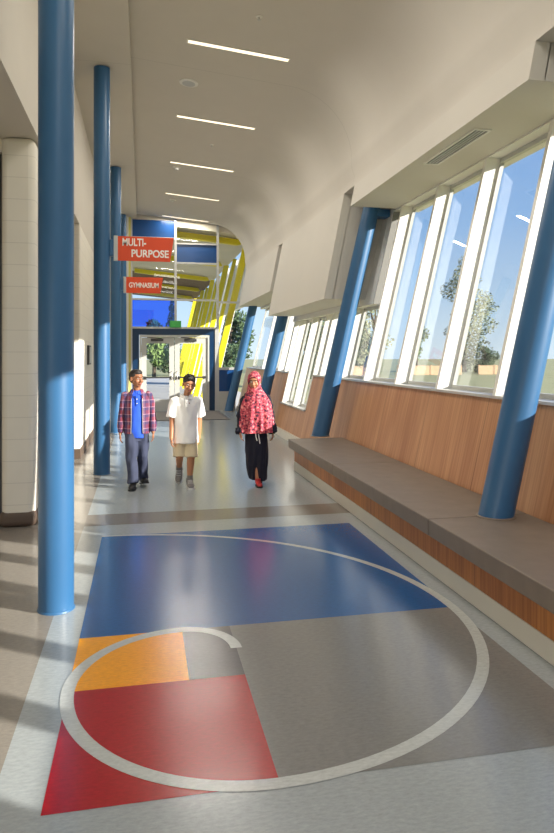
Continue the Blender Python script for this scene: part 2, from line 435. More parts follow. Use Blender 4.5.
# glazed end wall with a pair of doors
we = struct_root('wall_far', (.9, YE, 0))
def epart(nm, x0, x1, z0, z1, m, y0=-.05, y1=.05, parent=we, off=(.9, 0)):
    return MB().box(x0-off[0], x1-off[0], y0, y1, z0, z1).build(nm, m, parent)
ctop = lambda x: 5.57-.094*(x+.15)-.02
for x, z1 in ((-.37, 5.5), (.905, ctop(.94)), (2.11, ctop(2.14))):
    z0 = 2.36 if x == .905 else 0
    o = epart('mullion', x, x+.065, z0, z1, M['alum'] if x > 0 else M['paleyel'])
    if x < 0: o['label'] = 'yellow-green end post'
epart('mullion', -.305, -.265, 0, 5.5, M['alum'])
epart('transom', -.265, 2.11, 2.345, 2.40, M['alum'])
epart('transom', -.265, .905, 3.15, 3.20, M['alum']); epart('transom', .97, 2.11, 3.15, 3.20, M['alum']); epart('transom', 2.175, 2.82, 3.10, 3.15, M['alum'])
epart('transom', .97, 2.11, 4.76, 4.80, M['alum']); epart('transom', .97, 2.11, 4.20, 4.25, M['alum']); epart('transom', -.265, .905, 4.90, 4.94, M['alum'])
o = epart('spandrel_panel', -.265, .905, 4.94, 5.42, M['royal'], -.02, .02); o['label'] = 'blue panel under the ceiling'
o = epart('spandrel_panel', .97, 2.11, 4.25, 4.76, M['royal'], -.02, .02); o['label'] = 'blue panel beside the sign'
o = epart('tinted_pane', -.265, .905, 2.40, 3.15, M['paneb'], -.006, .006); o['label'] = 'blue tinted pane over the doors'
for x0, x1, z0, z1 in ((.97, 2.11, 2.40, 3.15), (-.265, .905, 3.20, 4.90), (.97, 2.11, 3.20, 4.20), (.97, 2.11, 4.80, 5.30), (2.175, 2.8, 3.15, 4.6), (2.175, 2.78, 1.24, 3.10)):
    epart('glass_pane', x0, x1, z0, z1, M['pane'], -.005, .005)
o = epart('door_surround', -.265, -.08, 0, 2.345, M['navy'], -.03, .03); o['label'] = 'dark blue panel beside the door'
o = epart('door_surround', 1.90, 2.09, 0, 2.345, M['navy'], -.03, .03); o['label'] = 'dark blue panel beside the door'
o = epart('door_surround', -.08, 1.90, 2.17, 2.345, M['navy'], -.03, .03); o['label'] = 'dark blue panel over the doors'
epart('mullion', 2.06, 2.11, 0, 2.345, M['alum'])
epart('transom', 2.175, 2.85, 1.17, 1.24, M['alum'])
o = epart('spandrel_panel', 2.175, 2.72, .55, 1.17, M['royal'], -.03, .03); o['label'] = 'glossy royal blue panel at the right end'
o = epart('low_panel', 2.175, 2.66, 0, .55, M['grey'], -.03, .03)
d1 = struct_root('door_1', (.865, YE, 0))
MB().box(-.935, -.885, -.06, .06, 0, 2.165).box(.985, 1.03, -.06, .06, 0, 2.165).box(-.885, .985, -.06, .06, 2.10, 2.165).build('door_frame', M['grey'], d1)
for a, b, hs in ((-.88, .035, 1), (.05, .98, -1)):
    fr = MB().box(a, a+.14, -.025, .025, .01, 2.09).box(b-.14, b, -.025, .025, .01, 2.09).box(a+.14, b-.14, -.025, .025, 1.93, 2.09).box(a+.14, b-.14, -.025, .025, .01, .30)
    lf = fr.build('door_leaf', M['grey'], d1)
    MB().box(a+.14, b-.14, -.006, .006, .30, 1.93).build('door_glass', M['pane'], lf)
    pb = MB().box(a+.05, b-.05, -.09, -.05, .94, .985).box(a+.05, a+.12, -.05, -.025, .93, .995).box(b-.12, b-.05, -.05, -.025, .93, .995)
    pb.build('panic_bar', M['dark'], lf)
    MB().box(a+.14, b-.14, -.032, -.025, .02, .34).build('kick_plate', M['alum'], lf)
    MB().box((a+b)/2-.2, (a+b)/2+.15, -.085, -.025, 1.99, 2.06).tube([((a+b)/2+.1, -.06, 2.07), ((a+b)/2-.3, -.16, 2.10)], .012, 8).build('door_closer', M['dark'], lf)
    hx = b-.07 if hs > 0 else a+.07
    MB().tube([(hx, -.025, 1.13), (hx, -.08, 1.12), (hx, -.08, .92), (hx, -.025, .91)], .013, 10).build('pull_handle', M['chrome'], lf, smooth=True)

# ------------------------------------------------------------------ columns
ord_ = ['nearest and largest', 'second from the camera', 'third from the camera, carrying the small gymnasium sign', 'farthest and thinnest, beside the end doors']
lab = ['upright blue round column nearest the camera on the left, its base on the floor by the blue inlay',
       'upright blue round column bearing the larger orange sign, behind the nearest one',
       'upright blue round column bearing the smaller-looking orange sign farther down the hall',
       'thin-looking upright blue round column by the glazed end wall on the left']
lcy = [4.30, 9.06, 13.80, 18.40]
src = None
for i, y in enumerate(lcy):
    if src is None:
        r = thing('steel_column', lab[i], 'column', (-.53, y, 0), 'upright blue columns along the left side')
        MB().cyl(0, 0, .0, 5.46, .108, 40).build('shaft', M['blue'], r, smooth=True)
        MB().tube([(0, 0, 0), (0, 0, .006), (0, 0, .012)], [.115, .115, .109], 40).build('base_ring', M['blue'], r, smooth=True)
        src = r
    else:
        r = copy_tree(src); r.location = (-.53, y, 0); r['label'] = lab[i]
rl = ['blue leaning round column nearest the camera, standing on the grey bench top',
      'blue leaning round column at the far end of the grey bench top',
      'blue leaning round column between the bench and the farthest leaning column, behind the girl in the scarf',
      'blue leaning round column farthest off, foot on the floor by the blue panel']
src = None
for i, y in enumerate(lcy):
    if i == 2 or src is None:
        z0 = .43 if i < 2 else 0.0
        r = thing('leaning_column', rl[i], 'column', (2.415+K*z0, y, z0), 'leaning blue columns along the window side')
        n = 40
        top = 3.98 if i < 2 else 4.9
        rings = [[(.125*math.cos(2*math.pi*k/n)+K*h, .122*math.sin(2*math.pi*k/n), h) for k in range(n)] for h in (0, 1, 2, 3, top-z0)]
        MB().rings(rings).build('shaft', M['blue'], r, smooth=True)
        MB().tube([(0, 0, 0), (0, 0, .006), (0, 0, .010)], [.139, .139, .13], 40).build('base_ring', M['slab'], r, smooth=True)
        hh = 3.67-z0
        MB().box(.08+K*hh, .27+K*hh, -.1, .1, hh-.05, hh+.06).build('head_beam', M['blue'], r, bevel=.008)
        src = r
    else:
        r = copy_tree(src); r.location = (2.415+K*(.43 if i < 2 else 0), y, .43 if i < 2 else 0); r['label'] = rl[i]

# ------------------------------------------------------------------ bench
b = thing('bench', 'long low bench with grey slab top, timber front and white base under the tall windows', 'bench', (2.4, 4.0, 0))
def bp(nm, x0, x1, y0, y1, z0, z1, m, bev=.006):
    return MB().box(x0-2.4, x1-2.4, y0-4, y1-4, z0, z1).build(nm, m, b, bevel=bev)
ys = [-2.9, -.5, 1.9, 4.32, 6.70, 8.86]
for y0, y1 in zip(ys, ys[1:]):
    m = MB().prism([(2.0-2.4, .31), (2.758-2.4, .31), (2.786-2.4, .43), (2.0-2.4, .43)], y0+.004-4, y1-.004-4)
    m.build('seat_slab', M['slab'], b, bevel=.008)
bp('front_panel', 2.075, 2.11, -2.85, 8.80, .125, .31, M['woodb'], .002)
bp('end_panel', 2.11, 2.712, 8.765, 8.80, .125, .31, M['woodb'], .002)
bp('kick_base', 2.07, 2.10, -2.85, 8.81, 0, .125, M['base_w'], .004)
bp('end_base', 2.10, 2.68, 8.78, 8.81, 0, .125, M['base_w'], .004)

mt = thing('entrance_mat', 'flat grey walk-off mat on the floor just inside the end doors', 'mat', (.9, 17.3, 0))
MB().box(-1.1, 1.2, -1.25, 1.25, .0008, .008).build('mat_field', mat('grey_mat_carpet', (128, 124, 118), .95, .12, 40.), mt)
MB().box(-1.13, -1.1, -1.28, 1.28, .0008, .010).box(1.2, 1.23, -1.28, 1.28, .0008, .010).box(-1.1, 1.2, -1.28, -1.25, .0008, .010).box(-1.1, 1.2, 1.25, 1.28, .0008, .010).build('mat_border', M['dark'], mt)
# ------------------------------------------------------------------ hanging signs
def lettering(txt, x0, x1, z0, z1, parent):
    cu = bpy.data.curves.new('t', 'FONT'); cu.body = txt; cu.size = .14; cu.extrude = .003; cu.offset = .0035
    o = bpy.data.objects.new('t', cu); C.objects.link(o)
    dg = bpy.context.evaluated_depsgraph_get(); dg.update()
    me = bpy.data.meshes.new_from_object(o.evaluated_get(dg)); bpy.data.objects.remove(o)
    me.materials.clear(); me.materials.append(M['letter']); me.name = 'lettering'
    xs = [v.co.x for v in me.vertices]; zs = [v.co.y for v in me.vertices]
    for v in me.vertices:
        v.co = (x0+(v.co.x-min(xs))/(max(xs)-min(xs))*(x1-x0), -.015-v.co.z, z0+(v.co.y-min(zs))/(max(zs)-min(zs))*(z1-z0))
    t = bpy.data.objects.new('lettering', me); C.objects.link(t); t.parent = parent
    return t
def sign(y, z, label):
    s = thing('hanging_sign', label, 'sign', (-.405, y, z), 'orange direction signs on the left columns')
    MB().prism([(.085, .165), (.835, .165), (.785, -.165), (.085, -.165)], -.014, .014).build('sign_panel', M['orange'], s)
    MB().box(.03, .085, -.02, .02, -.17, .17).build('end_clip', M['alum'], s, bevel=.003)
    MB().box(-.02, .03, -.04, .04, -.11, .11).build('wall_bracket', M['blue'], s, bevel=.004)
    return s
s1 = sign(9.06, 3.045, 'larger-looking orange sign reading MULTI-PURPOSE on the second blue column')
lettering('MULTI-', .145, .46, .035, .14, s1); lettering('PURPOSE', .265, .765, -.115, -.01, s1)
s2 = sign(13.80, 3.05, 'smaller-looking orange sign reading GYMNASIUM on the third blue column')
lettering('GYMNASIUM', .14, .745, -.055, .055, s2)
ex = thing('exit_sign', 'small green exit sign plate standing over the end doors', 'sign', (.93, YE-.10, 2.30))
MB().box(-.16, .16, -.03, .03, .08, .27).build('sign_face', M['green'], ex, bevel=.006)
MB().box(-.05, .05, .03, .055, .10, .20).build('wall_mount', M['dark'], ex)

# ------------------------------------------------------------------ ceiling fixtures
em, t, bs = newmat('warm_light_diffuser')
bs.inputs['Base Color'].default_value = (1, .9, .75, 1); bs.inputs['Emission Color'].default_value = (1, .84, .60, 1); bs.inputs['Emission Strength'].default_value = 1.7
zc = lambda x: 5.57-.094*(x+.15)
src = None
ll = ['recessed slot light nearest the camera, longest-looking of the row', 'recessed slot light second in the row from the camera', 'recessed slot light in the middle of the row of five',
      'recessed slot light fourth in the row, next to last before the end wall', 'recessed slot light nearest the glazed end wall']
for i in range(5):
    y = 8.13+2.58*i
    if src is None:
        r = thing('slot_light', ll[0], 'light', (1.2, y, zc(1.2)), 'recessed slot lights in the ceiling'); r.rotation_euler = (0, math.atan(.094), 0)
        MB().box(-.64, .64, -.038, .038, -.005, .003).build('diffuser', em, r)
        MB().box(-.66, .66, -.052, -.038, -.008, .003).box(-.66, .66, .038, .052, -.008, .003).box(-.66, -.64, -.038, .038, -.008, .003).box(.64, .66, -.038, .038, -.008, .003).build('trim_frame', M['white'], r)
        src = r
    else:
        r = copy_tree(src); r.location = (1.2, y, zc(1.2)); r['label'] = ll[i]
def ceiling_disc(name, label, cat, x, y, rad, parts, grp=None):
    r = thing(name, label, cat, (x, y, zc(x)), grp); r.rotation_euler = (0, math.atan(.094), 0)
    if parts == 'speaker':
        MB().tube([(0, 0, .003), (0, 0, -.012), (0, 0, -.018)], [rad, rad, rad*.86], 32).build('rim', M['white'], r, smooth=True)
        MB().tube([(0, 0, -.012), (0, 0, -.022)], [rad*.72, rad*.68], 32).build('speaker_grille', M['alum'], r, smooth=True)
    else:
        MB().tube([(0, 0, .003), (0, 0, -.02)], [rad, rad*.95], 24).build('base_plate', M['white'], r, smooth=True)
        MB().tube([(0, 0, -.02), (0, 0, -.05), (0, 0, -.06)], [rad*.7, rad*.6, rad*.3], 24).build('sensor_cap', M['grey'], r, smooth=True)
ceiling_disc('ceiling_speaker', 'round white ceiling speaker between the first two slot lights', 'speaker', .655, 9.35, .135, 'speaker')
ceiling_disc('smoke_detector', 'round smoke detector beside the third slot light', 'detector', .70, 13.6, .085, 'd', 'round detectors in the ceiling')
ceiling_disc('smoke_detector', 'round smoke detector just beyond the fourth slot light', 'detector', .75, 16.45, .085, 'd', 'round detectors in the ceiling')
def sprinkler(x, y, label):
    r = thing('sprinkler_head', label, 'sprinkler', (x, y, zc(x)), 'sprinkler heads in the ceiling')
    MB().tube([(0, 0, .003), (0, 0, -.008)], [.04, .036], 20).build('escutcheon', M['white'], r, smooth=True)
    MB().tube([(0, 0, -.008), (0, 0, -.035), (0, 0, -.037), (0, 0, -.041)], [.009, .009, .022, .02], 14).build('deflector', M['alum'], r, smooth=True)
sprinkler(1.30, 7.25, 'small sprinkler head in the ceiling nearest the camera, before the first slot light')
sprinkler(1.25, 11.85, 'small sprinkler head in the ceiling between second and third slot lights')
gr = thing('air_grille', 'long slotted air grille in the white soffit above the tall windows', 'vent', (3.10, 6.08, 3.70))
gm = MB().box(-.09, -.066, -.56, .56, -.012, .002).box(.066, .09, -.56, .56, -.012, .002).box(-.066, .066, -.56, -.54, -.012, .002).box(-.066, .066, .54, .56, -.012, .002)
gm.build('grille_frame', M['white'], gr)
for k in range(3): MB().box(-.038+.033*k, -.024+.033*k, -.54, .54, -.010, -.001).build('louver', M['alum'], gr)
MB().box(-.066, .066, -.54, .54, -.002, -.0005).build('backing', M['dark'], gr)
wp = thing('wall_plate', 'narrow dark grey plate on the white left wall behind the second column', 'wall plate', (-.935, 12.0, 1.45))
MB().box(-.012, .035, -.22, .22, -.02, .32).build('plate_body', M['dark'], wp, bevel=.006)
MB().box(.035, .042, -.19, .19, .01, .29).build('plate_face', M['grey'], wp)

# ------------------------------------------------------------------ outside
struct('ground', MB().box(-150, 260, -120, 260, -.5, -.14), M['grass'])
struct('path', MB().box(-1.6, 4.2, YE+.01, 46, -.14, -.02), M['conc'])
ro = MB()
for y0, y1 in ((YE+.03, 30), (30, 42)):
    ro.prism([(-.6, 5.42), (2.4, 5.14), (3.2, 5.0), (3.2, 5.3), (-.6, 5.7)], y0, y1, M['roofw'] if y0 < 29 else M['roofb'])  # far stretch of the deck is a darker brown
wr_ = thing('walkway_roof', 'pale flat roof over the outdoor walkway beyond the end doors', 'roof', (1.2, 30, 5.0))
ro.v = [(x-1.2, y-30, z-5.0) for x, y, z in ro.v]
ro.build('roof_deck', M['roofw'], wr_)
ord2 = ['nearest the glazed end wall', 'second beyond the glazed end wall', 'third beyond the glazed end wall', 'fourth beyond the glazed end wall', 'farthest down the walkway']
def series(name, cat, group, label, ys, x, make):
    src = None
    for i, y in enumerate(ys):
        if src is None:
            r = thing(name, '', cat, (x, y, -.02), group); make(r); src = r
        else:
            r = copy_tree(src); r.location = (x, y, -.02)
        r['label'] = label+' '+ord2[i]
def mk_frame(r):
    MB().prism([(-2.2, 5.38), (.95, 5.07), (1.05, 4.93), (.90, 4.90), (-2.2, 5.20)], -.09, .09).build('roof_beam', M['yellow'], r, bevel=.01)
    MB().lean(-.06, .13, K, -.09, .09, .02, 4.95).build('frame_leg', M['yellow'], r, bevel=.01)
def mk_post(r):
    MB().lean(-.02, .10, K, -.06, .06, .02, 4.85).build('post_shaft', M['yellow'], r, bevel=.005)
def mk_white(r):
    MB().lean(.0, .16, K, -.03, .03, .02, 4.8).build('post_shaft', M['fin'], r, bevel=.005)
    MB().box(-.04, .2, -.07, .07, 0, .02).build('base_plate', M['alum'], r)
series('steel_frame', 'steel frame', 'yellow steel frames of the outdoor walkway', 'yellow-green roof frame', [19.3, 24.1, 28.9, 33.7, 38.5], 1.88, mk_frame)
series('yellow_post', 'post', 'yellow leaning posts of the outdoor walkway', 'slim yellow leaning post, between roof frames,', [21.7, 26.5, 31.3, 36.1], 1.88, mk_post)
series('white_post', 'post', 'white leaning posts of the outdoor walkway', 'white leaning post outside the yellow frames,', [20.5, 22.9, 25.3, 27.7, 30.1], 2.02, mk_white)
sp_ = MB()
for y0 in (19.6, 22.0, 24.4, 26.8, 29.2, 31.6, 34.0): sp_.lean(2.3, 2.36, K, y0, y0+1.9, 3.2, 5.2)
sp_.lean(2.26, 2.36, K, 18.9, 40, 3.08, 3.2)
sp_.v = [(x-1.2, y-30, z-5.0) for x, y, z in sp_.v]
sp_.build('side_panel', M['white'], wr_)

def tree(name, label, x, y, h, blobs, leafmat, trunk_r, nleaf, leaf, branches=5, group='trees on the field outside', cat='tree', z0=-.14, seed=0):
    rnd = random.Random(seed)
    t = thing(name, label, cat, (x, y, z0), group)
    tm = MB(); bend = rnd.uniform(-.03, .03)*h
    tm.tube([(0, 0, 0), (bend*.4, 0, h*.3), (bend, 0, h*.6), (bend*.7, 0, h*.93)], [trunk_r, trunk_r*.75, trunk_r*.5, trunk_r*.1], 10)
    for c, rr in blobs[:branches+3]:
        z = max(.15*h, c[2]-rr[2]*.6); tm.tube([(bend*.6, 0, z*.8), (c[0]*.55, c[1]*.55, z*.92), (c[0]*.9, c[1]*.9, c[2])], [trunk_r*.4, trunk_r*.25, trunk_r*.06], 7)
    tm.build('trunk', M['bark'], t, smooth=True)
    cm = MB(); vol = [b[1][0]*b[1][2] for b in blobs]; tot = sum(vol)
    for (c, rr), v in zip(blobs, vol):
        for _ in range(int(nleaf*v/tot)):
            while True:
                p = Vector((rnd.uniform(-1, 1), rnd.uniform(-1, 1), rnd.uniform(-1, 1)))
                if p.length < 1 and p.length > .25*rnd.random(): break
            q = Vector((c[0]+p.x*rr[0], c[1]+p.y*rr[1], c[2]+p.z*rr[2]))
            u = Vector((rnd.gauss(0, 1), rnd.gauss(0, 1), rnd.gauss(0, 1))).normalized(); v2 = u.orthogonal().normalized()
            s = leaf*rnd.uniform(.6, 1.3)
            cm.poly([q-u*s, q+v2*s*.5, q+u*s, q-v2*s*.5])
    cr = cm.build('crown', M[leafmat], t)
    return t
def blobs(h, w, lo, n, seed, conif=False):
    rnd = random.Random(seed); out = []
    for i in range(n):
        f = (i+.5)/n; z = h*(lo+(1-lo)*f)*.97
        if conif:
            ww = w*(1.05-f); out.append(((0, 0, z), (max(.15, ww), max(.15, ww), h*(1-lo)/n*.75)))
        else:
            env = math.sin(math.pi*min(1, .15+f*.8))**.7
            a = rnd.uniform(0, 6.28); d = w*env*rnd.uniform(.15, .6)
            out.append(((d*math.cos(a), d*math.sin(a), z), (w*env*rnd.uniform(.4, .65), w*env*rnd.uniform(.4, .65), h*(1-lo)/n*rnd.uniform(.9, 1.4))))
    return out
tree('poplar_tree', 'tall wispy pale green tree out on the field, seen through the tall windows', 31.9, 60.5, 11.6, blobs(11.6, 3.6, .02, 13, 3), 'leafp', .25, 6500, .15, seed=1)
tree('conifer_tree', 'dark pointed conifer right of the tallest pale tree', 36.3, 58.5, 6.4, blobs(6.4, 1.5, .08, 9, 7, True), 'leafd', .16, 3000, .14, seed=3)
tree('shrub_tree', 'round dark bush at the foot of the tallest pale tree', 31.7, 56.0, 2.4, blobs(2.4, 1.5, .05, 5, 11), 'leafd', .1, 2000, .12, seed=4)
tree('small_tree', 'small spreading tree low in the tall pane left of the tallest pale tree', 27.0, 61.0, 4.8, blobs(4.8, 1.6, .3, 6, 13), 'leafm', .12, 1500, .14, seed=5)
tree('small_tree', 'dark bushy tree low in the narrow pane by the far bench column', 21.5, 62.0, 4.9, blobs(4.9, 1.5, .08, 7, 17), 'leafd', .14, 2400, .15, seed=6)
tree('leafy_tree', 'mid green tree seen through the low window behind the bench column', 17.5, 60.0, 5.4, blobs(5.4, 2.1, .15, 7, 19), 'leafm', .16, 2200, .17, seed=7)
tree('leafy_tree', 'green tree close outside the far low windows', 9.2, 33.0, 5.6, blobs(5.6, 1.8, .05, 8, 23), 'leafm', .16, 3400, .13, seed=8)
tree('leafy_tree', 'bare-branched pale tree outside the lowest window', 11.5, 31.0, 4.8, blobs(4.8, 1.6, .25, 7, 29), 'leafp', .14, 900, .12, seed=9)
tree('leafy_tree', 'green tree crown seen through the glass of the closed left door leaf', .9, 50.0, 4.4, blobs(4.4, 1.7, .25, 7, 31), 'leafm', .16, 3000, .14, seed=10)
tree('conifer_tree', 'dark conifer beyond the walkway, in the blue tinted pane', 2.5, 56.0, 6.8, blobs(6.8, 1.3, .05, 9, 37, True), 'leafd', .16, 2600, .13, seed=11)
tree('leafy_tree', 'dense green tree behind the yellow frames', 6.3, 47.0, 5.6, blobs(5.6, 2.2, .05, 8, 41), 'leafd', .18, 3200, .16, seed=12)
fn = thing('field_fence', 'low tan timber fence across the far side of the field', 'fence', (25, 53.5, -.14))
for k in range(-5, 6):
    if k in (-3, 2): continue
    m = MB().box(k*1.55, k*1.55+1.42, -.03, .03, 0, .80); m.build('fence_panel', M['fence'], fn)
    MB().box(k*1.55-.07, k*1.55+.04, -.06, .06, 0, .86).build('fence_post', M['fence'], fn)

# ------------------------------------------------------------------ people
def hand(mb, W, d, w, n, s=1., curl=20):
    """palm, four bent fingers of unequal length and a side thumb; W wrist, d along the hand, w from thumb to little finger, n palm side"""
    W, d, w, n = Vector(W), Vector(d).normalized(), Vector(w).normalized(), Vector(n).normalized()
    for o in (-.018, 0, .018): mb.rc(W+w*o*.55*s, W+d*.066*s+w*o*s, .0125*s, .0115*s, 10)
    for i, (o, ln) in enumerate(((-.0255, .052), (-.0085, .060), (.0085, .056), (.0255, .043))):
        b = W+d*.070*s+w*o*s; a1, a2 = R(curl), R(curl+28)
        m = b+(d*math.cos(a1)+n*math.sin(a1)+w*(o*3))*ln*.55*s
        e = m+(d*math.cos(a2)+n*math.sin(a2)+w*(o*2))*ln*.5*s
        mb.rc(b, m, .0078*s, .0072*s, 8); mb.rc(m, e, .0072*s, .006*s, 8)
    b = W+d*.022*s-w*.020*s
    m = b+(d*.75-w*.6+n*.25).normalized()*.032*s; e = m+(d*.95-w*.15+n*.3).normalized()*.026*s
    mb.rc(b, m, .0105*s, .0085*s, 8); mb.rc(m, e, .0085*s, .007*s, 8)

def head(mb, c, s=1., rot=Matrix.Identity(3)):
    """skull, jaw, cheeks, nose, brow and ears around the head centre (eye height); faces -Y before rotation"""
    c = Vector(c)
    E = lambda p, r: mb.ell(c+rot @ (Vector(p)*s), [q*s for q in r], rot)
    E((0, .012, .025), (.073, .091, .083)); E((0, -.012, -.03), (.060, .068, .068)); E((0, -.036, -.075), (.034, .036, .030))
    E((.034, -.052, -.028), (.026, .024, .026)); E((-.034, -.052, -.028), (.026, .024, .026))
    E((0, -.066, .030), (.050, .018, .016)); E((0, -.072, -.062), (.022, .014, .014))
    mb.rc(c+rot @ (Vector((0, -.074, .006))*s), c+rot @ (Vector((0, -.096, -.030))*s), .008*s, .0125*s, 10)
    E((.012, -.082, -.033), (.009, .010, .008)); E((-.012, -.082, -.033), (.009, .010, .008))
    for q in (1, -1): E((.074*q, .012, -.008), (.010, .021, .031))
def face_parts(root, c, s, rot, brow=True):
    c = Vector(c)
    P = lambda p: c+rot @ (Vector(p)*s)
    for q in (1, -1):
        e = MB().ell(P((.030*q, -.0725, .006)), (.0125*s, .0072*s, .0056*s), rot, 12).build('eye', M['eyew'], root, smooth=True)
        MB().ell(P((.030*q, -.0785, .006)), (.0068*s, .003*s, .0058*s), rot, 12).build('iris', M['eyed'], e, smooth=True)
        if brow: MB().tube([P((.012*q, -.085, .024)), P((.030*q, -.083, .030)), P((.048*q, -.070, .024))], [.0026*s, .0034*s, .002*s], 8).build('eyebrow', M['hair'], root, smooth=True)
    MB().ell(P((0, -.0845, -.056)), (.021*s, .0055*s, .0048*s), rot, 12).ell(P((0, -.083, -.065)), (.017*s, .006*s, .0055*s), rot, 12).build('lips', M['lip'], root, smooth=True)

def shoe(root, ankle, toe_dir, pitch, upper, solem, s=1., name='shoe', lace=False):
    """heel at origin, toe along toe_dir; pitch lifts the heel"""
    ang = math.atan2(toe_dir[0], -toe_dir[1])
    rot = Matrix.Rotation(ang, 3, 'Z') @ Matrix.Rotation(R(pitch), 3, 'X')
    A = Vector(ankle)
    T = lambda p: A+rot @ (Vector(p)*s)
    mb = MB()
    def sect(y, w, h, z0=-.062):
        return [T((w*math.cos(2*math.pi*k/14), y, z0+h*.5+h*.5*math.sin(2*math.pi*k/14))) for k in range(14)]
    mb.rings([sect(.052, .02, .04), sect(.045, .032, .068), sect(.015, .036, .075), sect(-.03, .036, .068), sect(-.075, .041, .052), sect(-.115, .041, .042), sect(-.145, .033, .034), sect(-.158, .015, .022)])
    mb.tube([T((0, .008, -.02)), T((0, .010, .03))], [.041*s, .040*s], 14)
    o = mb.build(name, upper, root, smooth=True)
    so = MB()
    def out(z, g): return [T(((.036+g)*x, y, z)) for x, y in ((0, .058), (.75, .045), (1, .01), (.95, -.03), (1.15, -.08), (1.15, -.12), (.8, -.152), (0, -.168), (-.8, -.152), (-1.15, -.12), (-1.15, -.08), (-.95, -.03), (-1, .01), (-.75, .045))]
    so.rings([out(-.078, .003), out(-.056, .004)]); so.build('sole', solem, o)
    if lace:
        lm = MB()
        for k in range(3):
            y = -.035-.025*k; lm.tube([T((-.026, y, .004-.011*k)), T((0, y-.008, .011-.011*k)), T((.026, y, .004-.011*k))], .0035*s, 6)
        lm.build('laces', M['sole'], o)
    return o

def loft(mb, secs, n=28, m=None):   # secs: (cx, cy, z, rx, ry)
    mb.rings([[(cx+rx*math.cos(2*math.pi*k/n), cy+ry*math.sin(2*math.pi*k/n), z) for k in range(n)] for cx, cy, z, rx, ry in secs], m)
def fold(amp, scale, sd):
    def f(co, n):
        q = Vector((co.x*scale, co.y*scale, co.z*scale*.45+sd)); return n*(noise.noise(q)*amp)
    return f

